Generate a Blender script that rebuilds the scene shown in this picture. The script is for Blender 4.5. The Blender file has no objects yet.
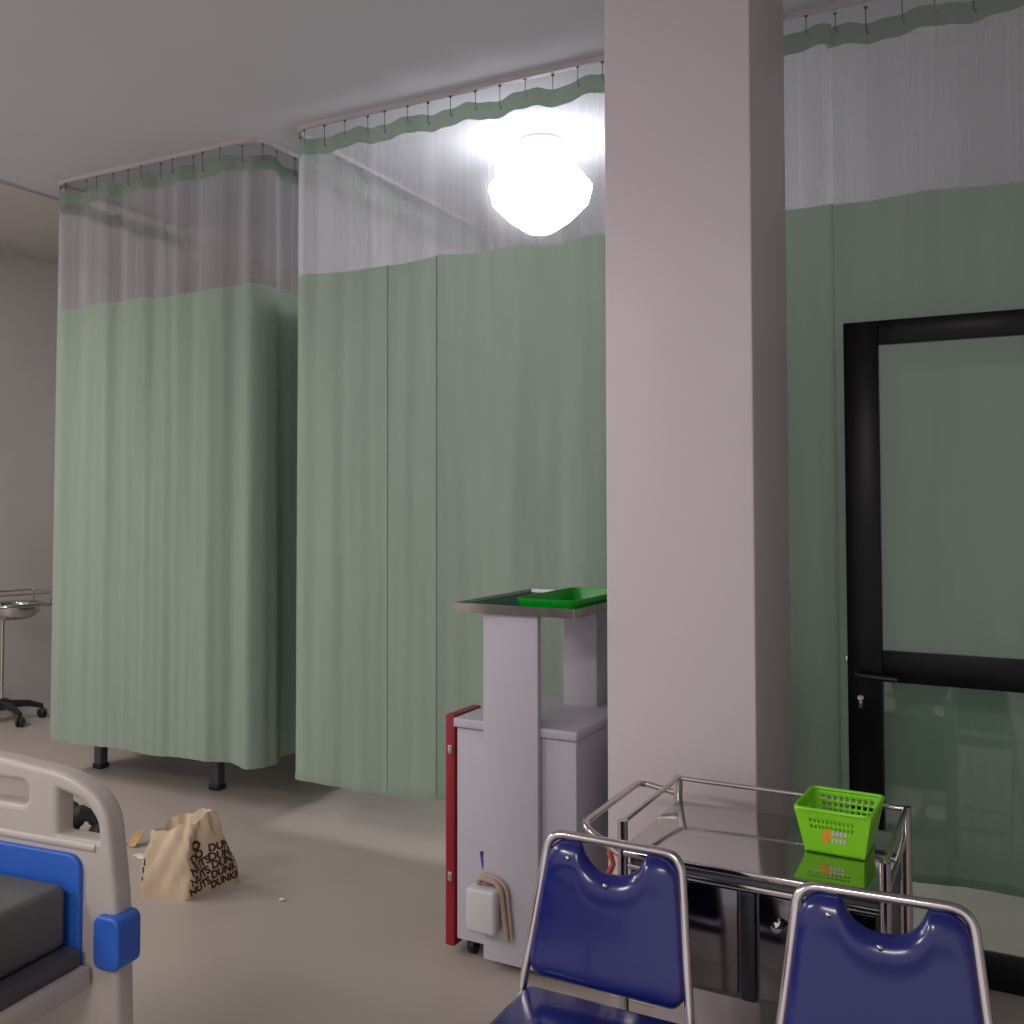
import bpy, bmesh, math, random
from mathutils import Vector, Matrix
random.seed(7)
R = math.radians
scene = bpy.context.scene
C = scene.collection
PI = math.pi
HC = 1.58
YAW = R(29.0); SN, CS = math.sin(YAW), math.cos(YAW)

def W(px, z):
    """a photo column and a depth along the camera axis -> world X, Y"""
    xc = (px-467)/1000*z
    return xc*CS - z*SN, xc*SN + z*CS

# ------------------------------------------------------------------ materials
def mat(name, col, rough=.6, metal=0, var=.06, scale=6, bump=0, bscale=60, coat=0, spec=.5, sss=0, trans=0, stretch=None):
    m = bpy.data.materials.new(name); m.use_nodes = True
    nt = m.node_tree; N = nt.nodes; L = nt.links
    b = N['Principled BSDF']
    tc = N.new('ShaderNodeTexCoord'); mp = N.new('ShaderNodeMapping')
    if stretch: mp.inputs['Scale'].default_value = stretch
    L.new(tc.outputs['Object'], mp.inputs['Vector'])
    no = N.new('ShaderNodeTexNoise'); no.inputs['Scale'].default_value = scale; no.inputs['Detail'].default_value = 5
    L.new(mp.outputs['Vector'], no.inputs['Vector'])
    cr = N.new('ShaderNodeValToRGB')
    c0 = [max(0, c*(1-var)) for c in col]; c1 = [min(1, c*(1+var)) for c in col]
    cr.color_ramp.elements[0].position = .3; cr.color_ramp.elements[1].position = .7
    cr.color_ramp.elements[0].color = (*c0, 1); cr.color_ramp.elements[1].color = (*c1, 1)
    L.new(no.outputs['Fac'], cr.inputs['Fac']); L.new(cr.outputs['Color'], b.inputs['Base Color'])
    b.inputs['Roughness'].default_value = rough; b.inputs['Metallic'].default_value = metal
    b.inputs['Coat Weight'].default_value = coat; b.inputs['Specular IOR Level'].default_value = spec
    b.inputs['Transmission Weight'].default_value = trans
    if bump:
        n2 = N.new('ShaderNodeTexNoise'); n2.inputs['Scale'].default_value = bscale; n2.inputs['Detail'].default_value = 3
        L.new(mp.outputs['Vector'], n2.inputs['Vector'])
        bp = N.new('ShaderNodeBump'); bp.inputs['Strength'].default_value = bump; bp.inputs['Distance'].default_value = .01
        L.new(n2.outputs['Fac'], bp.inputs['Height']); L.new(bp.outputs['Normal'], b.inputs['Normal'])
    return m

def fabric_mat(name, col, transl=.35, weave=True):
    m = bpy.data.materials.new(name); m.use_nodes = True
    nt = m.node_tree; N = nt.nodes; L = nt.links; N.clear()
    out = N.new('ShaderNodeOutputMaterial'); tc = N.new('ShaderNodeTexCoord')
    mp = N.new('ShaderNodeMapping'); mp.inputs['Scale'].default_value = (9, 9, .7)
    L.new(tc.outputs['Object'], mp.inputs['Vector'])
    no = N.new('ShaderNodeTexNoise'); no.inputs['Scale'].default_value = 1.5; no.inputs['Detail'].default_value = 6
    L.new(mp.outputs['Vector'], no.inputs['Vector'])
    cr = N.new('ShaderNodeValToRGB')
    cr.color_ramp.elements[0].position = .3; cr.color_ramp.elements[1].position = .75
    cr.color_ramp.elements[0].color = (*[c*.93 for c in col], 1); cr.color_ramp.elements[1].color = (*[min(1, c*1.05) for c in col], 1)
    L.new(no.outputs['Fac'], cr.inputs['Fac'])
    d = N.new('ShaderNodeBsdfDiffuse'); t = N.new('ShaderNodeBsdfTranslucent'); mx = N.new('ShaderNodeMixShader')
    L.new(cr.outputs['Color'], d.inputs['Color']); L.new(cr.outputs['Color'], t.inputs['Color'])
    n3 = N.new('ShaderNodeTexNoise'); n3.inputs['Scale'].default_value = 3; n3.inputs['Detail'].default_value = 4
    mp3 = N.new('ShaderNodeMapping'); mp3.inputs['Scale'].default_value = (3, 3, 1)
    L.new(tc.outputs['Object'], mp3.inputs['Vector']); L.new(mp3.outputs['Vector'], n3.inputs['Vector'])
    bp = N.new('ShaderNodeBump'); bp.inputs['Strength'].default_value = .35; bp.inputs['Distance'].default_value = .02
    L.new(n3.outputs['Fac'], bp.inputs['Height']); L.new(bp.outputs['Normal'], d.inputs['Normal'])
    mx.inputs['Fac'].default_value = transl
    L.new(d.outputs[0], mx.inputs[1]); L.new(t.outputs[0], mx.inputs[2]); L.new(mx.outputs[0], out.inputs['Surface'])
    return m

def sheer_mat(name):
    m = bpy.data.materials.new(name); m.use_nodes = True
    nt = m.node_tree; N = nt.nodes; L = nt.links; N.clear()
    out = N.new('ShaderNodeOutputMaterial'); tc = N.new('ShaderNodeTexCoord')
    mp = N.new('ShaderNodeMapping'); mp.inputs['Scale'].default_value = (22, 22, .15)
    L.new(tc.outputs['Object'], mp.inputs['Vector'])
    no = N.new('ShaderNodeTexNoise'); no.inputs['Scale'].default_value = 1.0; no.inputs['Detail'].default_value = 4
    L.new(mp.outputs['Vector'], no.inputs['Vector'])
    mr = N.new('ShaderNodeMapRange'); mr.inputs['From Min'].default_value = .35; mr.inputs['From Max'].default_value = .75
    mr.inputs['To Min'].default_value = .17; mr.inputs['To Max'].default_value = .30
    L.new(no.outputs['Fac'], mr.inputs['Value'])
    lw = N.new('ShaderNodeLayerWeight'); lw.inputs['Blend'].default_value = .35
    ad = N.new('ShaderNodeMath'); ad.operation = 'MULTIPLY_ADD'; ad.inputs[1].default_value = .25; ad.use_clamp = True
    L.new(lw.outputs['Facing'], ad.inputs[0]); L.new(mr.outputs[0], ad.inputs[2])
    d = N.new('ShaderNodeBsdfDiffuse'); t = N.new('ShaderNodeBsdfTranslucent'); mx = N.new('ShaderNodeMixShader')
    d.inputs['Color'].default_value = (.82, .80, .84, 1); t.inputs['Color'].default_value = (.82, .80, .84, 1)
    mx.inputs['Fac'].default_value = .5
    L.new(d.outputs[0], mx.inputs[1]); L.new(t.outputs[0], mx.inputs[2])
    rf = N.new('ShaderNodeBsdfRefraction'); rf.inputs['IOR'].default_value = 1.12; rf.inputs['Roughness'].default_value = .75
    rf.inputs['Color'].default_value = (.95, .95, .98, 1)
    mr_ = N.new('ShaderNodeMixShader'); mr_.inputs['Fac'].default_value = .07
    tr = N.new('ShaderNodeBsdfTransparent'); m2 = N.new('ShaderNodeMixShader')
    L.new(ad.outputs[0], m2.inputs['Fac']); L.new(tr.outputs[0], mr_.inputs[1]); L.new(rf.outputs[0], mr_.inputs[2]); L.new(mr_.outputs[0], m2.inputs[1]); L.new(mx.outputs[0], m2.inputs[2])
    L.new(m2.outputs[0], out.inputs['Surface'])
    return m

def glass_mat():
    m = bpy.data.materials.new('door_glass'); m.use_nodes = True
    nt = m.node_tree; N = nt.nodes; L = nt.links; N.clear()
    out = N.new('ShaderNodeOutputMaterial')
    tr = N.new('ShaderNodeBsdfTransparent'); tr.inputs['Color'].default_value = (.90, .95, .91, 1)
    g = N.new('ShaderNodeBsdfGlossy'); g.inputs['Roughness'].default_value = .03
    fr = N.new('ShaderNodeFresnel'); fr.inputs['IOR'].default_value = 1.5
    mx = N.new('ShaderNodeMixShader')
    L.new(fr.outputs[0], mx.inputs['Fac']); L.new(tr.outputs[0], mx.inputs[1]); L.new(g.outputs[0], mx.inputs[2])
    L.new(mx.outputs[0], out.inputs['Surface'])
    return m

def emit_mat(name, col, s):
    m = bpy.data.materials.new(name); m.use_nodes = True
    b = m.node_tree.nodes['Principled BSDF']
    b.inputs['Base Color'].default_value = (*col, 1)
    b.inputs['Emission Color'].default_value = (*col, 1); b.inputs['Emission Strength'].default_value = s
    return m

GREEN = (.325, .41, .332)
M = dict(
    green=fabric_mat('green_curtain_cloth', GREEN, .22),
    band=fabric_mat('green_band_cloth', (.29, .37, .30), .22),
    sheer=sheer_mat('white_mesh_cloth'),
    ceil=mat('ceiling_paint', (.57, .58, .63), .9, var=.03, scale=1.2),
    soffit=mat('soffit_paint', (.60, .58, .56), .9, var=.03),
    wall=mat('wall_paint', (.66, .62, .61), .7, var=.03, scale=2),
    pillar=mat('pillar_paint', (.66, .59, .61), .38, var=.02, scale=2, bump=.03, bscale=4),
    railp=mat('rail_paint', (.52, .48, .50), .4, var=.03),
    hook=mat('hook_wire', (.12, .10, .10), .4, .6),
    chrome=mat('chrome', (.62, .58, .56), .16, 1, var=.04, scale=20),
    steel=mat('polished_steel', (.55, .54, .53), .09, 1, var=.03, scale=3),
    brushed=mat('brushed_steel', (.48, .46, .45), .22, 1, var=.12, scale=25),
    white=mat('white_enamel', (.50, .48, .54), .35, var=.02, scale=4),
    white2=mat('white_plastic', (.60, .60, .60), .4, var=.03),
    red=mat('red_enamel', (.30, .010, .02), .35, var=.08),
    lime=mat('lime_plastic', (.25, .74, .01), .32, var=.05, scale=8, spec=.4),
    gtray=mat('green_plastic', (.0, .34, .015), .25, var=.05),
    dgreen=mat('dark_green_reflection', (.004, .07, .045), .6, var=.3, scale=20, spec=.15),
    blue=mat('blue_vinyl', (.010, .015, .145), .20, var=.06, coat=.2, bump=.05, bscale=8),
    bedblue=mat('blue_plastic', (.03, .13, .55), .4, var=.05),
    cream=mat('cream_plastic', (.52, .47, .42), .33, var=.03, bump=.02, bscale=30),
    matt=mat('grey_mattress_cover', (.12, .12, .115), .65, var=.15, bump=.15, bscale=120),
    black=mat('black_aluminium', (.005, .005, .006), .3, 0, var=.2, spec=.18),
    blackp=mat('black_plastic', (.010, .012, .018), .4, var=.3),
    cloth=mat('black_cloth', (.010, .011, .012), .7, var=.3, bump=.3, bscale=25),
    paper=mat('kraft_paper', (.55, .43, .29), .7, var=.10, scale=9, bump=.25, bscale=14),
    ink=mat('brown_ink', (.045, .020, .015), .7, var=.15),
    beige=mat('beige_tube', (.45, .33, .25), .45, var=.1),
    btape=mat('blue_tape', (.05, .04, .26), .5, var=.2),
    dsteel=mat('dark_polished_steel', (.16, .15, .16), .12, 1, var=.05),
    dark=mat('dark_grey_metal', (.10, .10, .11), .45, .3, var=.2),
    redc=mat('red_cord', (.55, .10, .07), .6),
    leaf=mat('tan_card', (.45, .26, .10), .7, var=.3, scale=30),
    scrap=mat('white_scrap', (.65, .63, .58), .7, var=.1, scale=30),
    yel=mat('orange_print', (.85, .42, .03), .5, var=.2, scale=60),
    glass=glass_mat(),
)
# floor: worn vinyl, patches
def floor_mat():
    m = mat('floor_vinyl', (.42, .365, .325), .30, var=.07, scale=.9, bump=.03, bscale=2.0, spec=.4)
    nt = m.node_tree; N = nt.nodes; L = nt.links
    b = N['Principled BSDF']; tc = N.new('ShaderNodeTexCoord')
    n = N.new('ShaderNodeTexNoise'); n.inputs['Scale'].default_value = 2.5; n.inputs['Detail'].default_value = 6
    L.new(tc.outputs['Object'], n.inputs['Vector'])
    r = N.new('ShaderNodeMapRange'); r.inputs['To Min'].default_value = .26; r.inputs['To Max'].default_value = .50
    L.new(n.outputs['Fac'], r.inputs['Value']); L.new(r.outputs[0], b.inputs['Roughness'])
    return m
M['floor'] = floor_mat()

# ------------------------------------------------------------------ mesh helpers
def smooth(me, ang=40):
    for p in me.polygons: p.use_smooth = True
    try: me.set_sharp_from_angle(angle=R(ang))
    except Exception: pass

def obj(name, bm, m, parent=None, sm=True, ang=40):
    bmesh.ops.recalc_face_normals(bm, faces=bm.faces)
    me = bpy.data.meshes.new(name); bm.to_mesh(me); bm.free()
    me.materials.append(m)
    if sm: smooth(me, ang)
    o = bpy.data.objects.new(name, me); C.objects.link(o)
    if parent: o.parent = parent
    return o

def bx(bm, x0, y0, z0, x1, y1, z1, bev=0, seg=2, rot=None):
    r = bmesh.ops.create_cube(bm, size=1); vs = r['verts']
    for v in vs:
        v.co = Vector((x0+(v.co.x+.5)*(x1-x0), y0+(v.co.y+.5)*(y1-y0), z0+(v.co.z+.5)*(z1-z0)))
    if bev:
        es = list({e for v in vs for e in v.link_edges})
        nf = len(bm.faces)
        bmesh.ops.bevel(bm, geom=es, offset=bev, segments=seg, profile=.5, affect='EDGES')
    return bm

def NB(): return bmesh.new()
def box(name, x0, y0, z0, x1, y1, z1, m, parent=None, bev=.004, seg=2):
    return obj(name, bx(NB(), x0, y0, z0, x1, y1, z1, bev, seg), m, parent)

def rounded(pts, r, n=6, closed=False):
    """polyline with its corners rounded to radius r"""
    pts = [Vector(p) for p in pts]; out = []
    N_ = len(pts)
    for i, p in enumerate(pts):
        if not closed and i in (0, N_-1): out.append(p); continue
        a = pts[(i-1) % N_]; b = pts[(i+1) % N_]
        rr = min(r, (a-p).length*.48, (b-p).length*.48)
        p0 = p+(a-p).normalized()*rr; p1 = p+(b-p).normalized()*rr
        for k in range(n+1):
            t = k/n
            out.append(p0*(1-t)**2 + p*2*t*(1-t) + p1*t*t)
    return out

def tube(bm, pts, rad, sides=10, closed=False, flat=None):
    pts = [Vector(p) for p in pts]; n = len(pts); rings = []
    up = Vector((0, 0, 1)); prev = None
    for i, p in enumerate(pts):
        if closed: t = pts[(i+1) % n]-pts[(i-1) % n]
        else: t = pts[min(i+1, n-1)]-pts[max(i-1, 0)]
        t.normalize()
        if prev is None:
            a = t.cross(up)
            if a.length < .1: a = t.cross(Vector((1, 0, 0)))
        else:
            a = prev - t*prev.dot(t)
        a.normalize(); prev = a; b = t.cross(a)
        r = rad[i] if isinstance(rad, (list, tuple)) else rad
        rings.append([bm.verts.new(p + (a*math.cos(2*PI*k/sides) + b*math.sin(2*PI*k/sides))*r) for k in range(sides)])
    for i in range(n if closed else n-1):
        A, B = rings[i], rings[(i+1) % n]
        for k in range(sides):
            bm.faces.new((A[k], A[(k+1) % sides], B[(k+1) % sides], B[k]))
    if not closed:
        bm.faces.new(rings[0]); bm.faces.new(rings[-1])
    return bm

def lathe(bm, prof, sides=32, cx=0, cy=0, cap=False):
    rings = []
    for r, z in prof:
        rings.append([bm.verts.new((cx+r*math.cos(2*PI*k/sides), cy+r*math.sin(2*PI*k/sides), z)) for k in range(sides)])
    for A, B in zip(rings, rings[1:]):
        for k in range(sides): bm.faces.new((A[k], A[(k+1) % sides], B[(k+1) % sides], B[k]))
    if cap: bm.faces.new(rings[0]); bm.faces.new(rings[-1])
    return bm

def plate(name, loops, ext, bev, m, parent=None, upright=True, res=3):
    """flat plate with holes: closed loops of 2D points, thickened and edge-rounded"""
    cu = bpy.data.curves.new(name, 'CURVE'); cu.dimensions = '2D'; cu.fill_mode = 'BOTH'
    cu.extrude = ext; cu.bevel_depth = bev; cu.bevel_resolution = res
    for lp in loops:
        s = cu.splines.new('POLY'); s.points.add(len(lp)-1)
        for q, p in zip(s.points, lp): q.co = (p[0], p[1], 0, 1)
        s.use_cyclic_u = True
    o = bpy.data.objects.new('tmp', cu); C.objects.link(o)
    dg = bpy.context.evaluated_depsgraph_get(); dg.update()
    me = bpy.data.meshes.new_from_object(o.evaluated_get(dg))
    bpy.data.objects.remove(o)
    if upright: me.transform(Matrix.Rotation(PI/2, 4, 'X'))
    me.name = name; me.materials.clear(); me.materials.append(m); smooth(me, 50)
    r = bpy.data.objects.new(name, me); C.objects.link(r)
    if parent: r.parent = parent
    return r

def text_mesh(name, s, size, m, ext=.0008):
    cu = bpy.data.curves.new(name, 'FONT'); cu.body = s; cu.size = size; cu.extrude = ext
    cu.offset = size*.05
    o = bpy.data.objects.new('tmp', cu); C.objects.link(o)
    dg = bpy.context.evaluated_depsgraph_get(); dg.update()
    me = bpy.data.meshes.new_from_object(o.evaluated_get(dg)); bpy.data.objects.remove(o)
    me.materials.clear(); me.materials.append(m)
    return me

def rrect(x0, y0, x1, y1, r, n=8):
    return [(p.x, p.y) for p in rounded([(x0, y0, 0), (x1, y0, 0), (x1, y1, 0), (x0, y1, 0)], r, n, True)]

def tag(o, label, cat, group=None, kind=None):
    if label: o['label'] = label
    if cat: o['category'] = cat
    if group: o['group'] = group
    if kind: o['kind'] = kind
    return o
def thing(name, label, cat, loc=(0, 0, 0), rz=0, group=None):
    o = bpy.data.objects.new(name, None); C.objects.link(o); o.empty_display_size = .1
    o.location = loc; o.rotation_euler = (0, 0, rz)
    return tag(o, label, cat, group)
def struct(o, label, cat): return tag(o, label, cat, kind='structure')

# ------------------------------------------------------------------ setting
CEIL = 3.462
XL, XR, YB, YF = -6.60, 3.2, 6.75, -3.0
struct(box('floor', XL-.1, YF, -.1, XR+.1, YB+.1, 0, M['floor'], bev=0), 'worn beige vinyl floor', 'floor')
struct(box('ceiling', XL-.1, YF, CEIL, XR+.1, YB+.1, CEIL+.1, M['ceil'], bev=0), 'plain grey white ceiling', 'ceiling')
struct(box('wall_left', XL-.1, YF, 0, XL, YB, CEIL, M['wall'], bev=0), 'plain pale wall on the left', 'wall')
struct(box('wall_back', XL-.1, YB, 0, XR+.1, YB+.1, CEIL, M['wall'], bev=0), 'plain pale wall behind the cubicle curtains', 'wall')
struct(box('wall_right', XR, YF, 0, XR+.1, YB, CEIL, M['wall'], bev=0), 'plain pale wall on the right', 'wall')
struct(box('trim_1', XL, YF, CEIL-.018, -5.20, YB, CEIL, M['soffit'], bev=.004), 'low beige ceiling drop along the left wall', 'ceiling trim')
px0, py0 = W(606, 3.257)
pw, pd = .475, .52
struct(box('wall_pillar', px0, py0, 0, px0+pw, py0+pd, CEIL, M['pillar'], bev=.006, seg=3),
       'square white pillar between the green curtains', 'pillar')

# ------------------------------------------------------------------ curtains
def make_path(pts, r, step=.018):
    p = rounded([(x, y, 0) for x, y in pts], r, 12)
    d = [0]
    for a, b in zip(p, p[1:]): d.append(d[-1]+(b-a).length)
    n = int(d[-1]/step); out = []; j = 0
    for i in range(n+1):
        s = d[-1]*i/n
        while j < len(d)-2 and d[j+1] < s: j += 1
        t = (s-d[j])/max(1e-9, d[j+1]-d[j]); out.append(p[j].lerp(p[j+1], t))
    return out, d[-1]

def curtain(name, label, pts, r, hem, group, seed, hook_pred=lambda p: True, amp=1.0, hooksp=.118, seams=()):
    rnd = random.Random(seed)
    P, Ln = make_path(pts, r)
    n = len(P); T = []
    for i in range(n):
        t = P[min(i+1, n-1)]-P[max(i-1, 0)]; t.normalize(); T.append(Vector((-t.y, t.x, 0)))
    # uneven folds: each fold keeps its place from top to hem
    ph = [rnd.uniform(0, 6.28) for _ in range(8)]
    warp = lambda s: s+.035*math.sin(2.1*s+ph[0])+.02*math.sin(5.3*s+ph[1])
    def off(s, k):      # k = 0 at the rail, 1 at the hem
        w = warp(s)
        top = .010*math.sin(2*PI*w/(hooksp*2.6)+ph[2])+.005*math.sin(2*PI*w/(hooksp*1.3)+ph[3])
        sharp = math.sin(2*PI*(w+.05*math.sin(3.1*s+ph[6]))/.43+ph[4]); sharp = math.copysign(abs(sharp)**.8, sharp)
        bot = .022*sharp*(.55+.45*math.sin(2.7*s+ph[5]))+.007*math.sin(2*PI*w/.21+ph[6])*(.5+.5*math.sin(4.1*s+ph[3]))+.0025*math.sin(2*PI*w/.083+ph[7])
        kk = k**.8
        return amp*(top*(1-kk)+bot*kk+.12*bot*(1-kk))
    ztop = lambda s: 3.392-.010*(1-math.cos(2*PI*s/(hooksp*2.6)+ph[2]))-.004*math.sin(2*PI*s/hooksp)
    zmid = lambda s: 2.700+.006*math.sin(7*s+ph[1])+.004*math.sin(17*s+ph[3])
    zhem = lambda s: hem+.012*math.sin(2.3*s+ph[2])+.006*math.sin(9*s+ph[5])
    zb = lambda s: ztop(s)-.080
    def sheet(nm, f0, f1, rows, m, parent, extra=0):
        bm = NB(); grid = []
        for j in range(rows+1):
            row = []
            for i in range(n):
                s = Ln*i/(n-1); z = f0(s)+(f1(s)-f0(s))*j/rows
                k = (3.39-z)/(3.39-hem); q = P[i]+T[i]*(off(s, max(0, k))+extra)
                row.append(bm.verts.new((q.x, q.y, z)))
            grid.append(row)
        for j in range(rows):
            for i in range(n-1):
                bm.faces.new((grid[j][i], grid[j][i+1], grid[j+1][i+1], grid[j+1][i]))
        return obj(nm, bm, m, parent, ang=180)
    mid = P[n//2]
    root = thing(name, label, 'curtain', (0, 0, 0), 0, group)
    g = sheet('green_panel', zmid, zhem, 34, M['green'], root)
    sheet('hem', lambda s: zhem(s)+.028, zhem, 2, M['green'], g, -.0025)
    sheet('mesh_panel', zb, lambda s: zmid(s)-.004, 12, M['sheer'], root, .001)
    sheet('header_band', ztop, zb, 3, M['band'], root)
    for sx in seams:
        i = min(range(n), key=lambda i: abs(P[i].x-sx)+abs(P[i].y-pts[-1][1])*2)
        s = Ln*i/(n-1); bm = NB(); A = []
        for j in range(40):
            z = zmid(s)+(zhem(s)-zmid(s))*j/39; q = P[i]+T[i]*(off(s, (3.34-z)/(3.34-hem)))
            A.append((q.x, q.y, z))
        for sg in (-1,):
            vs = [[bm.verts.new((a[0]-.0015, a[1]-.004, a[2])), bm.verts.new((a[0]+.0015, a[1]-.004, a[2])), bm.verts.new((a[0], a[1]+.004, a[2]))] for a in A]
            for a, b in zip(vs, vs[1:]):
                for k in range(3): bm.faces.new((a[k], a[(k+1) % 3], b[(k+1) % 3], b[k]))
        obj('seam', bm, M['green'], g)
    proto = None; k = 0; s = .05
    while s < Ln-.02:
        i = int(s/Ln*(n-1)); p = P[i]
        if hook_pred(p):
            q = p+T[i]*off(s, 0)
            if proto is None:
                bm = NB()
                tube(bm, [(0, 0, .048), (0, 0, .0), (.0, 0, -.022), (.005, 0, -.030), (.011, 0, -.024)], .0017, 5)
                tube(bm, [(-.006, 0, .044), (.006, 0, .044)], .004, 6)
                proto = obj('hook', bm, M['hook'], root); h = proto
            else:
                h = proto.copy(); C.objects.link(h)
            h.location = (q.x, q.y, ztop(s)+.002)
            h.scale = (1, 1, max(.4, (3.440-(ztop(s)+.002))/.048))
        s += hooksp*rnd.uniform(.88, 1.12)
    return root

YC = 3.92
curtain('cubicle_curtain', 'green and white mesh hospital curtain hanging in the leftmost bay, its sides turning back',
        [(-4.95, 4.95), (-4.945, YC), (-3.415, YC), (-3.37, 6.1)], .09, .225, 'green cubicle curtains', 3, lambda p: p.y < 5.0, amp=1.5)
curtain('cubicle_curtain', 'long green and white mesh curtain in front of the bright lamp, running behind the pillar',
        [(-3.215, 6.35), (-3.185, YC), (-.60, YC)], .12, .225, 'green cubicle curtains', 11, lambda p: p.y < 5.4, amp=.75, seams=(-2.60, -2.33))
curtain('cubicle_curtain', 'green and white mesh curtain right of the pillar, behind the black glass door',
        [(-.625, YC+.03), (1.9, YC+.03)], .05, .225, 'green cubicle curtains', 25, lambda p: p.x < 1.2, amp=.6)

def rail(label, pts, r, z=CEIL):
    P = rounded([(x, y, 0) for x, y in pts], r, 10)
    root = thing('curtain_rail', label, 'curtain rail', (P[0].x, P[0].y, z), 0, 'ceiling curtain rails')
    o = P[0]
    bm = NB(); rings = []
    for i, p in enumerate(P):
        t = P[min(i+1, len(P)-1)]-P[max(i-1, 0)]; t.normalize(); nn = Vector((-t.y, t.x, 0))
        q = p-o
        rings.append([bm.verts.new((q+nn*a).to_tuple()[:2]+(b,)) for a, b in ((-.010, 0), (.010, 0), (.010, -.022), (.004, -.022), (.004, -.016), (-.004, -.016), (-.004, -.022), (-.010, -.022))])
    for A, B in zip(rings, rings[1:]):
        for k in range(8): bm.faces.new((A[k], A[(k+1) % 8], B[(k+1) % 8], B[k]))
    bm.faces.new(rings[0]); bm.faces.new(rings[-1])
    obj('track', bm, M['railp'], root, ang=30)
    d = .3; acc = 0
    for a, b in zip(P, P[1:]):
        L_ = (b-a).length
        while acc+L_ > d:
            q = a+(b-a)*((d-acc)/L_)-o
            bm = NB(); bx(bm, q.x-.016, q.y-.014, -.010, q.x+.016, q.y+.014, 0, .002)
            obj('bracket', bm, M['railp'], root); d += .62
        acc += L_
    return root
rail('U-shaped ceiling rail carrying the leftmost green curtain', [(-4.95, 5.0), (-4.945, YC), (-3.415, YC), (-3.37, 6.15)], .09)
rail('long ceiling rail carrying the curtain in front of the bright lamp', [(-3.215, 6.4), (-3.185, YC), (1.95, YC)], .12)

# ------------------------------------------------------------------ ceiling lamp inside the middle bay
lx, ly = W(541, 5.15)
lamp = thing('ceiling_lamp', 'glowing white lamp hanging behind the mesh of the long curtain', 'lamp', (lx, ly, CEIL))
bm = NB(); lathe(bm, [(0.001, 0), (.11, 0), (.12, -.02), (.06, -.045), (.02, -.05), (.018, -.12), (.001, -.12)], 32); obj('lamp_mount', bm, M['white2'], lamp)
bm = NB(); lathe(bm, [(.001, -.125), (.10, -.13), (.21, -.175), (.27, -.25), (.25, -.33), (.16, -.42), (.07, -.48), (.001, -.50)], 40)
obj('lamp_globe', bm, emit_mat('lamp_glow', (.95, .95, 1.0), 11), lamp, ang=80)

# ------------------------------------------------------------------ bed behind the left curtain (feet show under the hem)
bb = thing('examination_bed', 'dark bed behind the leftmost curtain, only its feet showing below the hem', 'bed', (-4.36, 4.15, 0))
def leg_caster(x, y, parent):
    l = box('leg', x-.028, y-.028, .02, x+.028, y+.028, .50, M['dark'], parent)
    box('foot', x-.034, y-.034, 0, x+.034, y+.034, .03, M['blackp'], l)
for sx in (-.46, .46):
    for sy in (.05, 1.85): leg_caster(sx, sy, bb)
box('frame', -.50, 0, .42, .50, 1.9, .50, M['dark'], bb)
box('crossbar', -.45, .03, .16, .45, .07, .20, M['dark'], bb)
box('mattress', -.48, .02, .50, .48, 1.88, .60, M['matt'], bb, bev=.03, seg=3)

# ------------------------------------------------------------------ basin stand at far left
bxx, byy = W(5, 7.25)
st = thing('basin_stand', 'steel basin stand on a black star base beside the left wall', 'stand', (bxx, byy, 0), R(-18))
bm = NB()
lathe(bm, [(.001, .085), (.04, .085), (.05, .10), (.045, .15), (.02, .17), (.001, .17)], 20)
obj('hub', bm, M['blackp'], st)
for k in range(5):
    a = R(8+72*k); bm = NB()
    tube(bm, [(.03*math.cos(a), .03*math.sin(a), .125), (.18*math.cos(a), .18*math.sin(a), .115), (.275*math.cos(a), .275*math.sin(a), .085)], [.03, .024, .017], 8)
    f = obj('base_arm', bm, M['blackp'], st)
    bm = NB()
    for s_ in (-.014, .014):
        b2 = NB(); lathe(b2, [(.001, -.010), (.028, -.010), (.034, -.004), (.034, .004), (.028, .010), (.001, .010)], 16)
        b2.transform(Matrix.Translation((.275*math.cos(a), .275*math.sin(a), .034)) @ Matrix.Rotation(a+.6, 4, 'Z') @ Matrix.Translation((s_, 0, 0)) @ Matrix.Rotation(PI/2, 4, 'Y'))
        me = bpy.data.meshes.new('t'); b2.to_mesh(me); bm.from_mesh(me); b2.free()
    tube(bm, [(.275*math.cos(a), .275*math.sin(a), .03), (.275*math.cos(a), .275*math.sin(a), .09)], .009, 8)
    obj('caster', bm, M['blackp'], f)
bm = NB(); tube(bm, [(0, 0, .15), (0, 0, .855)], .014, 12); obj('pole', bm, M['chrome'], st)
BR_ = .19
bm = NB(); tube(bm, [(.235+.185*math.cos(2*PI*k/40), .185*math.sin(2*PI*k/40), .855) for k in range(40)], .008, 8, True)
tube(bm, [(0, 0, .845), (.05, 0, .855)], .010, 8); obj('ring', bm, M['chrome'], st)
bm = NB(); tube(bm, rounded([(.06, -.20, .940), (.42, -.20, .940), (.42, .20, .940), (.06, .20, .940)], .03, 5, True), .007, 8, True)
for q in ((.07, -.19), (.41, -.19), (.41, .19), (.07, .19)): tube(bm, [(q[0], q[1], .855), (q[0], q[1], .940)], .005, 6)
tube(bm, [(.06, -.20, .855), (.42, -.20, .855), (.42, .20, .855), (.06, .20, .855)], .006, 6, True)
obj('guard_rail', bm, M['chrome'], st)
ang = R(-18); bwx, bwy = bxx+.235*math.cos(ang), byy+.235*math.sin(ang)
bm = NB(); lathe(bm, [(.001, .755), (.09, .755), (.13, .77), (.165, .805), (.172, .855), (.186, .863), (.196, .867), (.196, .870), (.184, .868), (.168, .859), (.160, .81), (.12, .775), (.001, .761)], 36, bwx, bwy)
tag(obj('wash_basin', bm, M['steel']), 'round steel basin sitting in the stand by the left wall', 'basin')

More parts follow.
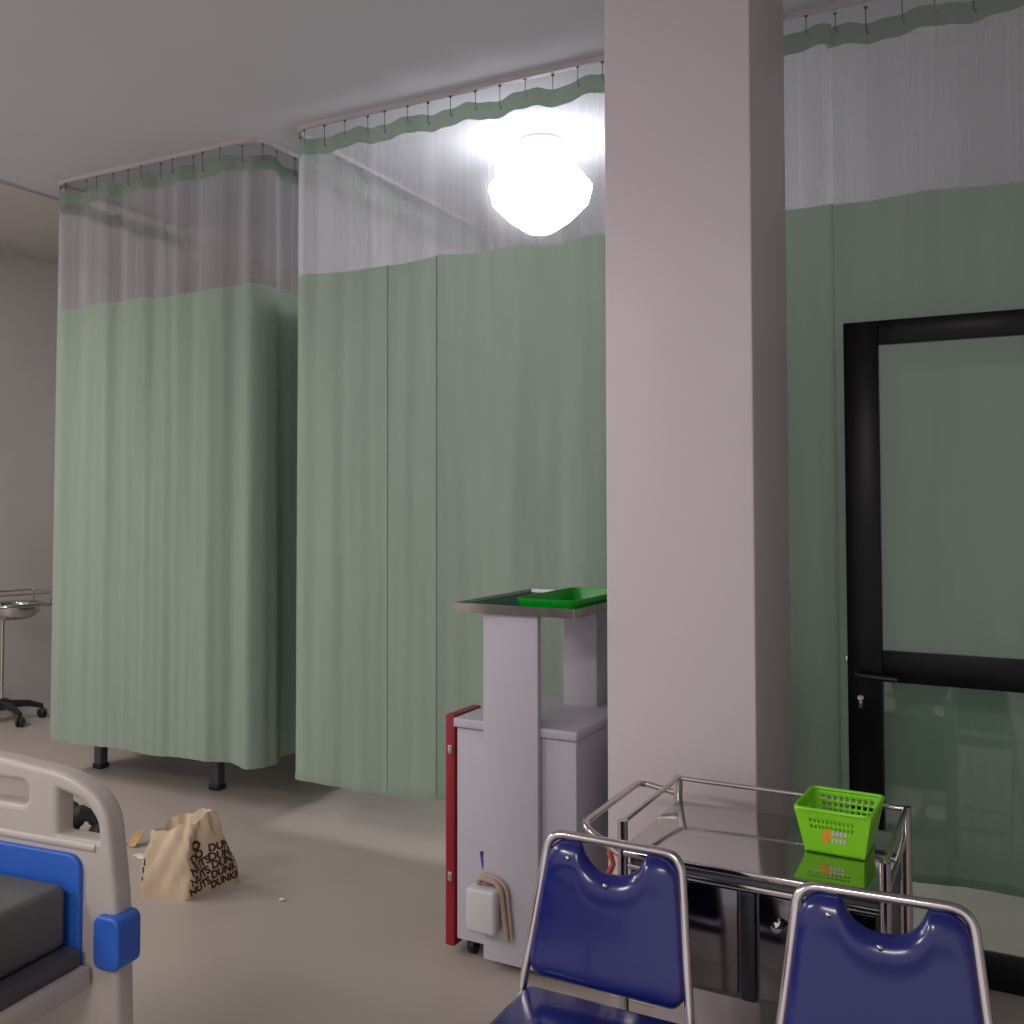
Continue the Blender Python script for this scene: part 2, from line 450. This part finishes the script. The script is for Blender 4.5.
# ------------------------------------------------------------------ white cart with tray
a0 = W(457, 3.54); cx0, cy0 = a0
cart = thing('equipment_cart', 'white enamel cart with two uprights holding a steel tray, left of the pillar', 'cart', (cx0, cy0, 0))
cw, cd = .452, .56
TOP = .825
body = box('body', 0, 0, .06, cw, cd, TOP-.035, M['white'], cart, bev=.005)
box('top_lid', -.008, -.014, TOP-.033, cw+.008, cd+.008, TOP, M['white'], cart, bev=.007, seg=3)
box('front_upright', .122, -.034, .03, .328, -.004, 1.20, M['white'], cart, bev=.004)
box('rear_upright', .232, .40, TOP-.02, .366, .54, 1.20, M['white'], cart, bev=.004)
# red side panel with catches
rp = box('side_panel', -.046, .0, .03, -.010, .20, TOP+.005, M['red'], cart, bev=.003); rp['label'] = 'red side panel'
for z in (.71, .27):
    box('catch', -.034, -.006, z-.016, -.018, .002, z+.016, M['chrome'], rp, bev=.002)
for sx in (.04, cw-.04):
    for sy in (.05, cd-.05):
        bm = NB(); lathe(bm, [(.001, -.012), (.028, -.012), (.03, -.008), (.03, .008), (.028, .012), (.001, .012)], 16)
        bm.transform(Matrix.Translation((sx, sy, .03)) @ Matrix.Rotation(PI/2, 4, 'Y')); tube(bm, [(sx, sy, .03), (sx, sy, .06)], .01, 8)
        obj('caster', bm, M['blackp'], cart)
# tray: shallow, rolled rim
def tray_bm(x0, y0, x1, y1, z0, z1, fl=.02, th=.004, r=.02):
    bm = NB()
    lo = rrect(x0+fl, y0+fl, x1-fl, y1-fl, r, 4); hi = rrect(x0, y0, x1, y1, r, 4)
    li = rrect(x0+fl+th, y0+fl+th, x1-fl-th, y1-fl-th, r, 4); hh = rrect(x0+th, y0+th, x1-th, y1-th, r, 4)
    rings = [[bm.verts.new((p[0], p[1], z)) for p in lp] for lp, z in ((lo, z0), (hi, z1), (hh, z1), (li, z0+th))]
    bm.faces.new(rings[0]); bm.faces.new(rings[3])
    for A, B in zip(rings, rings[1:]):
        for k in range(len(A)): bm.faces.new((A[k], A[(k+1) % len(A)], B[(k+1) % len(A)], B[k]))
    return bm
tr = obj('tray', tray_bm(.016, -.06, cw+.026, .57, 1.200, 1.232, .004, .004, .008), M['brushed'], cart, ang=30); tr['label'] = 'steel tray'
box('tray_reflection', .03, -.045, 1.2045, .235, .54, 1.222, M['dgreen'], tr, bev=.002)['label'] = 'dark green reflection in the tray'  # greenish reflection in the steel, put in as a dark flat piece
gt = obj('plastic_tray', tray_bm(0, 0, .222, .50, 0, .052, .014, .004, .03), M['gtray'], ang=40)
gt.location = (cx0+.245, cy0-.040, 1.2045)
tag(gt, 'green plastic tray lying on the steel tray of the white cart', 'tray')
# small box on the front face with looped tube and blue tape
pb = box('power_box', .088, -.10, .14, .198, -.002-.034, .285, M['white2'], cart, bev=.012, seg=3)
bm = NB(); tube(bm, rounded([(.115, -.055, .28), (.12, -.06, .312), (.20, -.06, .305), (.225, -.06, .12)], .05, 8), .009, 8)
tube(bm, rounded([(.12, -.045, .29), (.125, -.045, .32), (.215, -.045, .305), (.235, -.045, .12)], .05, 8), .008, 8)
obj('tube_loop', bm, M['beige'], pb)
bm = NB()
vs = [bm.verts.new(v) for v in ((.093, -.0055, .375), (.118, -.0055, .384), (.114, -.0055, .318), (.104, -.0055, .318))]
vs2 = [bm.verts.new((v.co.x, v.co.y+.004, v.co.z)) for v in vs]
bm.faces.new(vs); bm.faces.new(vs2)
for k in range(4): bm.faces.new((vs[k], vs[(k+1) % 4], vs2[(k+1) % 4], vs2[k]))
tp = obj('tape', bm, M['btape'], cart); tp['label'] = 'blue tape tab'

# ------------------------------------------------------------------ steel trolley
tb = W(676, 2.95); TX, TYB = tb
TYF = 2.415; TW = .612; TH = .775; SH = .710
tx0, ty0 = TX, TYF
trol = thing('instrument_trolley', 'stainless steel trolley with guard rails and drawers, in front of the pillar', 'trolley', (tx0, ty0, 0))
td = TYB-TYF
r_ = .013
for x in (0, TW):
    for y in (0, td):
        bm = NB(); tube(bm, [(x, y, .09), (x, y, TH+.006)], r_, 14); lg = obj('post', bm, M['chrome'], trol)
        bm = NB(); lathe(bm, [(.001, -.014), (.042, -.014), (.045, -.008), (.045, .008), (.042, .014), (.001, .014)], 18)
        bm.transform(Matrix.Translation((x, y, .045)) @ Matrix.Rotation(PI/2, 4, 'Y')); tube(bm, [(x, y, .04), (x, y, .09)], .012, 8)
        obj('caster', bm, M['blackp'], lg)
bm = NB()
tube(bm, [(0, 0, TH), (0, td, TH)], .007, 10); tube(bm, [(0, td, TH), (TW, td, TH)], .007, 10); tube(bm, [(TW, td, TH), (TW, 0, TH)], .007, 10)
obj('upper_rail', bm, M['chrome'], trol)
box('top_shelf', -.004, -.012, SH-.016, TW+.004, td+.006, SH, M['steel'], trol, bev=.004, seg=3)
box('front_edge', .012, -.006, SH-.047, TW-.012, .004, SH-.034, M['chrome'], trol, bev=.003)
cab = box('drawer_case', .014, .012, .40, TW-.014, td-.01, SH-.017, M['dark'], trol, bev=.003)
for x0, x1 in ((.02, .285), (.335, TW-.02)):
    d_ = box('drawer', x0, .0, .415, x1, .016, SH-.052, M['dsteel'], trol, bev=.003)
    bm = NB(); lathe(bm, [(.001, 0), (.006, 0), (.006, .012), (.012, .018), (.012, .026), (.001, .030)], 16)
    bm.transform(Matrix.Translation((x0+.045, 0, .60)) @ Matrix.Rotation(PI/2, 4, 'X')); obj('knob', bm, M['chrome'], d_)
bm = NB(); bx(bm, .292, -.004, .405, .328, .02, SH-.05, .006); obj('divider', bm, M['blackp'], trol)
box('bottom_shelf', 0, 0, .20, TW, td, .215, M['steel'], trol, bev=.003)
bm = NB()
tube(bm, rounded([(0, td, TH-.045), (-.120, td+.01, TH-.03), (-.120, .02, TH-.03), (0, .0, TH-.085)], .04, 8), .0095, 12)
obj('handle', bm, M['chrome'], trol)
bm = NB(); tube(bm, [(-.035, .012, TH-.055), (-.038, .008, TH-.085), (-.028, .006, TH-.11), (-.042, .006, TH-.14), (-.030, .006, TH-.19)], [.006, .008, .007, .009, .005], 8)
o = obj('cord', bm, M['redc'], trol); o['label'] = 'short red cord'

# ------------------------------------------------------------------ green basket
def basket():
    w0, d0, w1, d1, H_ = .138, .150, .178, .205, .110
    bt = thing('plastic_basket', 'lime green slotted plastic basket standing on the steel trolley', 'basket')
    def side(nx, corners, holes, nz=14):
        """panel from bottom edge (a,b) to top edge (c,d), quads left out at the holes"""
        a, b, c, d = [Vector(q) for q in corners]; bm_ = W_
        for j in range(nz):
            for i in range(nx):
                if holes(i, j): continue
                q = []
                for (ii, jj) in ((i, j), (i+1, j), (i+1, j+1), (i, j+1)):
                    u, v = ii/nx, jj/nz
                    p = (a*(1-u)+b*u)*(1-v)+(c*(1-u)+d*u)*v
                    q.append(bm_.verts.new(p))
                bm_.faces.new(q)
    W_ = NB()
    B = [(-w0/2, -d0/2, 0), (w0/2, -d0/2, 0), (w0/2, d0/2, 0), (-w0/2, d0/2, 0)]
    T_ = [(-w1/2, -d1/2, H_), (w1/2, -d1/2, H_), (w1/2, d1/2, H_), (-w1/2, d1/2, H_)]
    front = lambda i, j: (j in (8, 10)) and 5 < i < 28 and i % 2 == 0
    back = lambda i, j: (j in (2, 4, 7, 9, 11)) and 3 < i < 30 and i % 3 != 0
    sideh = lambda i, j: (j in (8, 10)) and 4 < i < 22 and i % 2 == 0
    side(34, (B[0], B[1], T_[0], T_[1]), front)
    side(34, (B[2], B[3], T_[2], T_[3]), back)
    side(26, (B[1], B[2], T_[1], T_[2]), sideh)
    side(26, (B[3], B[0], T_[3], T_[0]), sideh)
    W_.faces.new([W_.verts.new(b) for b in B])
    bmesh.ops.remove_doubles(W_, verts=W_.verts, dist=.0004)
    o = obj('basket_wall', W_, M['lime'], bt, ang=30)
    md = o.modifiers.new('thick', 'SOLIDIFY'); md.thickness = .0025; md.offset = 0
    bm = NB(); tube(bm, rounded([(t[0], t[1], H_) for t in T_], .02, 6, True), .005, 8, True)
    obj('rim', bm, M['lime'], bt)
    # printed sticker on the front
    def onfront(u, v):
        y = -d0/2+(-d1/2+d0/2)*v; return (u, y-.0022, H_*v)
    stk = NB()
    for (u0, v0, u1, v1, sk) in ((-.032, .26, .002, .60, .010),):
        q = [onfront(u0, v0), onfront(u1-.012, v0), onfront(u1, v1), onfront(u0+sk, v1)]
        stk.faces.new([stk.verts.new(p) for p in q])
    s = obj('sticker', stk, M['yel'], bt, sm=False); s['label'] = 'orange print'
    wb = NB()
    for r in (0, 1):
        for c in range(4):
            u = -.004+c*.0095+r*-.002; v = .30+.17*(1-r)
            q = [onfront(u, v), onfront(u+.007, v), onfront(u+.0075, v+.11), onfront(u+.001, v+.11)]
            wb.faces.new([wb.verts.new(p) for p in q])
    for f in list(wb.faces):
        for v in f.verts: v.co.y -= .0008
    s = obj('print', wb, M['scrap'], bt, sm=False); s['label'] = 'white print marks'
    return bt
bk = basket()
bkx, bky = W(836, 2.555); bk.location = (bkx, bky, SH+.0025); bk.rotation_euler = (0, 0, R(-2))

# ------------------------------------------------------------------ folding chairs
def make_chair(label):
    ch = thing('folding_chair', label, 'chair', group='blue folding chairs')
    # back frame loop continuing down to the front feet; +y is the sitting side
    def py(z):      # lean of the back tube
        return -.20+.07*(0.80-z)/.35 if z > .45 else -.13+.35*(.45-z)/.45
    hw = lambda z: .158+.040*(0.80-z)/.35 if z > .45 else .198+.012*(.45-z)/.45
    pts = []
    zs = [.0, .2, .40, .45, .50, .62, .72]
    for z in zs: pts.append((-hw(z), py(z), z))
    pts += [(-hw(.805), py(.805), .805), (hw(.805), py(.805), .805)]
    for z in reversed(zs): pts.append((hw(z), py(z), z))
    bm = NB(); tube(bm, rounded(pts, .055, 8), .0105, 12)
    obj('frame', bm, M['chrome'], ch)
    for s_ in (-1, 1):
        bm = NB(); tube(bm, rounded([(s_*.185, .13, .425), (s_*.185, .06, .36), (s_*.185, -.24, .0)], .05, 5), .0105, 10); obj('leg', bm, M['chrome'], ch)
        bm = NB(); tube(bm, [(s_*.212, .224, 0), (s_*.211, .200, .03)], .014, 10); obj('foot', bm, M['blackp'], ch)
    bm = NB(); tube(bm, [(-.185, -.20, .05), (.185, -.20, .05)], .008, 8); tube(bm, [(-.209, .187, .045), (.209, .187, .045)], .008, 8); obj('crossbar', bm, M['chrome'], ch)
    # padded back with a hand notch
    nu, nv = 44, 26; bm = NB(); F, Bk = [], []
    z0 = .50
    for j in range(nv+1):
        fr, br = [], []
        for i in range(nu+1):
            u = -1+2*i/nu
            zt = .797
            nt = max(0, 1-(abs(u+.02)/.50)**2.6); zt -= .058*(nt**.75)
            c = max(0, (abs(u)-.70)/.30); zt -= .050*(1-math.sqrt(max(0, 1-c*c)))
            zl = z0+.03*(max(0, (abs(u)-.8)/.2))**2
            t = j/nv; z = zl+(zt-zl)*t
            x = u*(hw(z)-.004)
            e = max(0, 1-abs(u)**8)*max(0, 1-abs(2*t-1)**9)
            roll = .006*math.exp(-((t-.86)/.09)**2)*(1-abs(u)**4)
            th = .016*math.sqrt(e)+roll*e
            fr.append(bm.verts.new((x, py(z)+.004+th, z))); br.append(bm.verts.new((x, py(z)-.004-.006*math.sqrt(e), z)))
        F.append(fr); Bk.append(br)
    for j in range(nv):
        for i in range(nu):
            bm.faces.new((F[j][i], F[j][i+1], F[j+1][i+1], F[j+1][i])); bm.faces.new((Bk[j][i], Bk[j][i+1], Bk[j+1][i+1], Bk[j+1][i]))
    edge = lambda G: [G[0][i] for i in range(nu+1)]+[G[j][nu] for j in range(1, nv+1)]+[G[nv][i] for i in range(nu-1, -1, -1)]+[G[j][0] for j in range(nv-1, 0, -1)]
    A, B = edge(F), edge(Bk)
    for k in range(len(A)): bm.faces.new((A[k], A[(k+1) % len(A)], B[(k+1) % len(A)], B[k]))
    bk_ = obj('backrest', bm, M['blue'], ch, ang=60)
    for u in (-.60, -.02):
        z = .765 if u < -.3 else .722
        bm = NB(); lathe(bm, [(.001, .004), (.004, .003), (.006, 0)], 12)
        bm.transform(Matrix.Translation((-u*hw(z), py(z)+.026, z)) @ Matrix.Rotation(-PI/2, 4, 'X')); obj('rivet', bm, M['chrome'], bk_)
    bm = NB(); bx(bm, -.192, -.15, .425, .192, .215, .475, .022, 4)
    obj('seat', bm, M['blue'], ch)
    return ch
def copy_tree(o, parent=None):
    c = o.copy(); C.objects.link(c)
    if parent: c.parent = parent
    for k in [x for x in bpy.data.objects if x.parent == o]: copy_tree(k, c)
    return c
ch1 = make_chair('blue vinyl folding chair standing left, in front of the white cart and trolley')
ch2 = copy_tree(ch1); ch2['label'] = 'blue vinyl folding chair at the right, below the green basket'
x_, y_ = W(611, 2.30); ch1.location = (x_, y_-.20, 0); ch1.rotation_euler = (0, 0, PI)
x_, y_ = W(884, 1.985); ch2.location = (x_, y_-.20, 0); ch2.rotation_euler = (0, 0, PI+R(4))

# ------------------------------------------------------------------ hospital bed, lower left
bed = thing('hospital_bed', 'hospital bed with cream and blue end board, lower left corner', 'bed', (-2.238, 1.547, 0), R(6))
HB = .475
outer = [(p.x, p.y) for p in rounded([(-HB, .36, 0), (HB+.012, .36, 0), (HB, .70, 0), (HB-.030, .905, 0), (HB-.13, .953, 0), (HB-.36, .972, 0), (-HB+.36, .972, 0), (-HB+.13, .953, 0), (-HB+.030, .905, 0), (-HB, .70, 0)], .055, 6, True)]
def grip(s):
    q = [(s*.302, .815, 0), (s*.452, .815, 0), (s*.444, .878, 0), (s*.398, .924, 0), (s*.302, .944, 0)]
    return [(p.x, p.y) for p in rounded(q, .022, 5, True)]
slot = rrect(-.238, .870, .238, .948, .036)
board = plate('end_board', [outer, grip(1), grip(-1), slot], .016, .013, M['cream'], bed)
ins = plate('inset_panel', [rrect(-.392, .50, .392, .790, .035)], .006, .004, M['bedblue'], board)
ins.location = (0, -.032, 0); ins['label'] = 'blue inset panel'
bm = NB(); tube(bm, rounded([(-.43, -.022, .812), (.43, -.022, .812)], .02, 4), .012, 10); obj('lip', bm, M['cream'], board)
for s_ in (-1, 1):
    p = plate('corner_bumper', [rrect(-.028, -.05, .028, .05, .015)], .03, .008, M['bedblue'], bed)
    p.location = (s_*(HB+.002), -.01, .618); p['label'] = 'blue corner bumper'
bm = NB(); bx(bm, -.378, -1.95, .60, .378, -.055, .738, .02, 3); obj('mattress', bm, M['matt'], bed)
box('bed_frame', -.43, -2.0, .51, .43, -.035, .56, M['cream'], bed, bev=.01)
box('deck', -.41, -1.97, .56, .41, -.05, .60, M['dark'], bed, bev=.004)
for s_ in (-1, 1):
    for y in (-.25, -1.75):
        bm = NB(); tube(bm, [(s_*.36, y, .52), (s_*.36, y, .12)], .022, 12); l = obj('leg', bm, M['cream'], bed)
        bm = NB(); lathe(bm, [(.001, -.018), (.055, -.018), (.06, -.01), (.06, .01), (.055, .018), (.001, .018)], 20)
        bm.transform(Matrix.Translation((s_*.36, y, .06)) @ Matrix.Rotation(PI/2, 4, 'Y')); tube(bm, [(s_*.36, y, .05), (s_*.36, y, .13)], .014, 8)
        obj('caster', bm, M['blackp'], l)

# ------------------------------------------------------------------ black bundle on the floor
bx_, by_ = W(88, 4.75)
bm = NB()
pp, rr = [], []
for k in range(15):
    a = PI*(k/14)*1.08-.12; pp.append((-.062*math.cos(a)*1.15, .012*math.sin(3*a), .055+.085*math.sin(a)+.0)); rr.append(.040+.010*math.sin(a*2.3)+.004*math.sin(9*a))
tube(bm, pp, rr, 14)
tube(bm, [(-.03, 0, .17), (-.055, .0, .192), (-.085, 0, .188)], [.014, .010, .005], 8)
mn = min(v.co.z for v in bm.verts)
for v in bm.verts: v.co.z -= mn
bd = obj('cloth_bundle', bm, M['cloth']); bd.location = (bx_, by_, 0); bd.rotation_euler = (0, 0, R(25)); bd.scale = (1.15, 1.1, 1.05)
tag(bd, 'black arched bundle on the floor seen through the bed board opening', 'bundle')

# ------------------------------------------------------------------ paper bag
gx, gy = W(193, 4.12)
bag = thing('paper_bag', 'crumpled tan paper bag with dark lettering lying on the floor', 'bag', (gx, gy, 0), YAW)
# slumped bag: rings from an uneven base up to the crumpled mouth
rings = []; bm = NB(); nseg = 88; nh = 22
def ring_poly(pts, r):
    p = rounded(pts, r, 5, True); d = [0]
    for a_, b_ in zip(p, p[1:]+p[:1]): d.append(d[-1]+(b_-a_).length)
    return p, d
def even(pts):
    out = []
    for q in range(4):      # the same share of points to each side keeps the creases running up the corners
        a_, b_ = Vector(pts[q]), Vector(pts[(q+1) % 4])
        for t in range(nseg//4): out.append(a_.lerp(b_, t/(nseg//4)))
    for _ in range(2): out = [(out[i-1]+out[i]*2+out[(i+1) % nseg])/4 for i in range(nseg)]
    return out
LOW = even([(-.185, -.05, 0), (.02, -.11, 0), (.19, .09, 0), (-.03, .17, 0)])
MIDR = even([(-.190, -.045, .15), (.035, -.10, .15), (.165, .065, .14), (-.03, .15, .14)])
HIGH = even([(-.165, .0, .235), (.00, -.025, .275), (.105, .03, .322), (-.04, .09, .29)])
def bag_pt(k, j):
    v = j/nh
    p = LOW[k]*(1-v)**2+MIDR[k]*2*v*(1-v)+HIGH[k]*v*v
    a = 2*PI*k/nseg
    cr = .008*math.sin(4*a+6*v)+.004*math.sin(9*a-10*v+1)+.002*math.sin(19*a+21*v)
    # a big dent on the lettered side
    cr -= .030*math.exp(-((k-nseg*.34)/4.5)**2-((v-.62)/.22)**2)
    cr *= min(1, 2.5*v+.1)
    n_ = Vector((p.x+.01, p.y-.01, 0)); n_.normalize()
    z = p.z+(.007*math.sin(5*a+1)+.003*math.sin(13*a))*v**3
    if v == 0: z = 0
    return p.x+n_.x*cr, p.y+n_.y*cr, max(z, 0)
for j in range(nh+1): rings.append([bm.verts.new(bag_pt(k, j)) for k in range(nseg)])
bm.faces.new(rings[0])
for A, B in zip(rings, rings[1:]):
    for k in range(nseg): bm.faces.new((A[k], A[(k+1) % nseg], B[(k+1) % nseg], B[k]))
top = rings[-1]
inn = [bm.verts.new((v.co.x*.9-.002, v.co.y*.6+.010, v.co.z-.035)) for v in top]
for k in range(nseg): bm.faces.new((top[k], top[(k+1) % nseg], inn[(k+1) % nseg], inn[k]))
bm.faces.new(inn)
obj('bag_body', bm, M['paper'], bag, ang=28)
from mathutils.bvhtree import BVHTree
bo = [o for o in bag.children if o.name.startswith('bag_body')][0]
tmpb = NB(); tmpb.from_mesh(bo.data); tree = BVHTree.FromBMesh(tmpb)
def wrap(me, x0, z0, rot, dirv):
    """lay flat lettering (x right, y up) onto the bag's front by casting rays along dirv"""
    d = Vector(dirv).normalized(); right = Vector((0, 0, 1)).cross(-d)*-1
    right = d.cross(Vector((0, 0, 1))); c_, s_ = math.cos(rot), math.sin(rot); drop = 0
    for v in me.vertices:
        u = x0+v.co.x*c_-v.co.y*s_; w = z0+v.co.x*s_+v.co.y*c_
        o_ = right*u+Vector((0, 0, w))-d*.6
        hit = tree.ray_cast(o_, d)
        if hit[0]: v.co = hit[0]-d*(.0012)
        else: v.co = Vector((0, .0, .02))
DV = (-.76, .65, 0)
def letter(s_, u, z, sz, rot, dv):
    me = text_mesh('lettering', s_, sz, M['ink'], 0); wrap(me, u, z, rot, dv)
    o = bpy.data.objects.new('lettering', me); C.objects.link(o); o.parent = bag
for row in (('DUN', .048, .160, .040), ('DUNK', .046, .124, .042), ('DUNKIN', .055, .092, .042), ('DUNKIN', .050, .055, .042), ('DUNKIN', .045, .018, .040)): letter(*row, .10, DV)
for row in (('O', -.012, .168, .048), ('DO', -.030, .128, .042), ('NUTS', -.042, .090, .040), ('NUTS', -.048, .052, .040), ('NUTS', -.052, .014, .040)): letter(*row, .30, DV)
for row in (('V', -.178, .150, .042), ('N', -.176, .115, .034), ('U', -.176, .085, .034), ('D', -.176, .055, .034)): letter(*row, .15, (.25, 1, 0))
tmpb.free()

# ------------------------------------------------------------------ scraps on the floor
def scrap(px, z, sx, sy, h, m, label, name='paper_scrap', cat='scrap', seed=1):
    x, y = W(px, z); rn = random.Random(seed); bm = NB()
    bmesh.ops.create_icosphere(bm, subdivisions=2, radius=1)
    for v in bm.verts:
        f = 1+rn.uniform(-.25, .25); v.co = Vector((v.co.x*sx*f, v.co.y*sy*f, v.co.z*h*f))
    mn = min(v.co.z for v in bm.verts)
    for v in bm.verts: v.co.z -= mn
    o = obj(name, bm, m, ang=20); o.location = (x, y, 0)
    return tag(o, label, cat)
scrap(157, 4.78, .018, .014, .008, M['scrap'], 'tiny white scrap on the floor behind the paper bag', seed=2)
scrap(145, 4.50, .040, .022, .007, M['scrap'], 'flat white scrap on the floor between bed board and paper bag', seed=3)
scrap(285, 4.02, .014, .010, .006, M['scrap'], 'tiny pale scrap on the floor right of the paper bag', seed=4)
x, y = W(140, 4.66)
ls = thing('card_tag', 'small tan card tag with a string, left of the paper bag', 'tag', (x, y, 0))
bm = NB(); bx(bm, -.024, -.03, .002, .026, .03, .006, .001)
for v in bm.verts: v.co.z += .004*math.sin(v.co.x*60)+(v.co.y+.03)*.9
obj('card', bm, M['leaf'], ls)
bm = NB(); tube(bm, [(-.022, -.01, .008), (-.05, -.05, .004), (-.09, -.10, .004)], .0022, 6); obj('string', bm, M['dark'], ls)

# ------------------------------------------------------------------ black glazed door
dx, dy = W(845, 3.48)
door = bpy.data.objects.new('door_1', None); C.objects.link(door); door.location = (dx, dy, 0)
struct(door, 'black aluminium glazed door standing open right of the pillar', 'door')
DW, DT, DH = .90, .042, 2.205
box('stile', 0, 0, .01, .112, DT, DH, M['black'], door, bev=.004)
box('stile', DW-.112, 0, .01, DW, DT, DH, M['black'], door, bev=.004)
box('top_rail', .112, .001, DH-.082, DW-.112, DT-.001, DH, M['black'], door, bev=.003)
box('middle_rail', .112, .001, .968, DW-.112, DT-.001, 1.072, M['black'], door, bev=.003)
box('bottom_rail', .112, .001, .01, DW-.112, DT-.001, .12, M['black'], door, bev=.003)
box('glass_pane', .112, .018, 1.072, DW-.112, .024, DH-.082, M['glass'], door, bev=0)
box('glass_pane', .112, .018, .12, DW-.112, .024, .968, M['glass'], door, bev=0)
bm = NB(); tube(bm, rounded([(.035, 0, .992), (.035, -.045, .992), (.165, -.045, .985)], .015, 4), .009, 10)
tube(bm, [(.035, DT, .992), (.035, DT+.045, .992), (-.012, DT+.045, .995+.03)], .008, 8)
obj('handle', bm, M['blackp'], door)
bm = NB(); lathe(bm, [(.001, .008), (.008, .008), (.011, .005), (.011, 0)], 16)
bm.transform(Matrix.Translation((.042, 0, .908)) @ Matrix.Rotation(PI/2, 4, 'X')); bx(bm, .036, -.004, .875, .047, .0, .908, .001)
obj('lock', bm, M['chrome'], door)
bm = NB(); bx(bm, -.010, .012, 1.02, 0, .030, 1.045, .002); obj('latch', bm, M['brushed'], door)
jb = box('jamb', DW+.004, -.02, 0, DW+.06, .07, CEIL, M['black'], door, bev=.003)

# ------------------------------------------------------------------ lights
def area(name, loc, rot, sx, sy, e, col=(1, 1, 1)):
    l = bpy.data.lights.new(name, 'AREA'); l.shape = 'RECTANGLE'; l.size = sx; l.size_y = sy; l.energy = e; l.color = col
    o = bpy.data.objects.new(name, l); C.objects.link(o); o.location = loc; o.rotation_euler = rot
    return o
area('unseen_light', (-3.6, -1.4, CEIL-.04), (0, 0, 0), 1.2, .6, 90, (1, .94, .92))
area('unseen_light', (-.6, -2.0, CEIL-.04), (0, 0, 0), 1.2, .6, 66, (1, .92, .93))
area('unseen_light', (-5.3, .7, CEIL-.06), (0, 0, 0), .6, 1.2, 50, (1, .93, .92))  # added fill, out of view, brightens the left bay curtains
area('unseen_light', (-6.1, 2.0, CEIL-.06), (0, 0, 0), .5, 1.2, 60, (1, .93, .92))  # another added fill, unseen, lifts the left wall and bay interior
lx2, ly2 = W(700, 5.6)
area('unseen_light', (lx2, ly2, CEIL-.05), (0, 0, 0), .5, 1.0, 38, (.97, .97, 1))  # added light hidden behind the pillar to brighten the middle bay interior
w = bpy.data.worlds.new('World'); scene.world = w; w.use_nodes = True
w.node_tree.nodes['Background'].inputs[0].default_value = (.95, .90, .95, 1)
w.node_tree.nodes['Background'].inputs[1].default_value = .85

# ------------------------------------------------------------------ camera
cam = bpy.data.cameras.new('Camera'); co = bpy.data.objects.new('Camera', cam); C.objects.link(co)
co.location = (0, 0, HC)
cam.sensor_width = 36; cam.lens = 36*1000/1024
cam.shift_x = 45/1024; cam.shift_y = -45/1024
co.rotation_euler = (R(92.0), 0, YAW)
cam.clip_start = .05
scene.camera = co
scene.view_settings.view_transform = 'Standard'; scene.view_settings.look = 'None'
scene.view_settings.gamma = 1; scene.view_settings.use_curve_mapping = False
scene.view_settings.exposure = -.14
scene.cycles.use_denoising = True
scene.cycles.max_bounces = 8; scene.cycles.diffuse_bounces = 4; scene.cycles.transparent_max_bounces = 16
scene.cycles.sample_clamp_indirect = 6
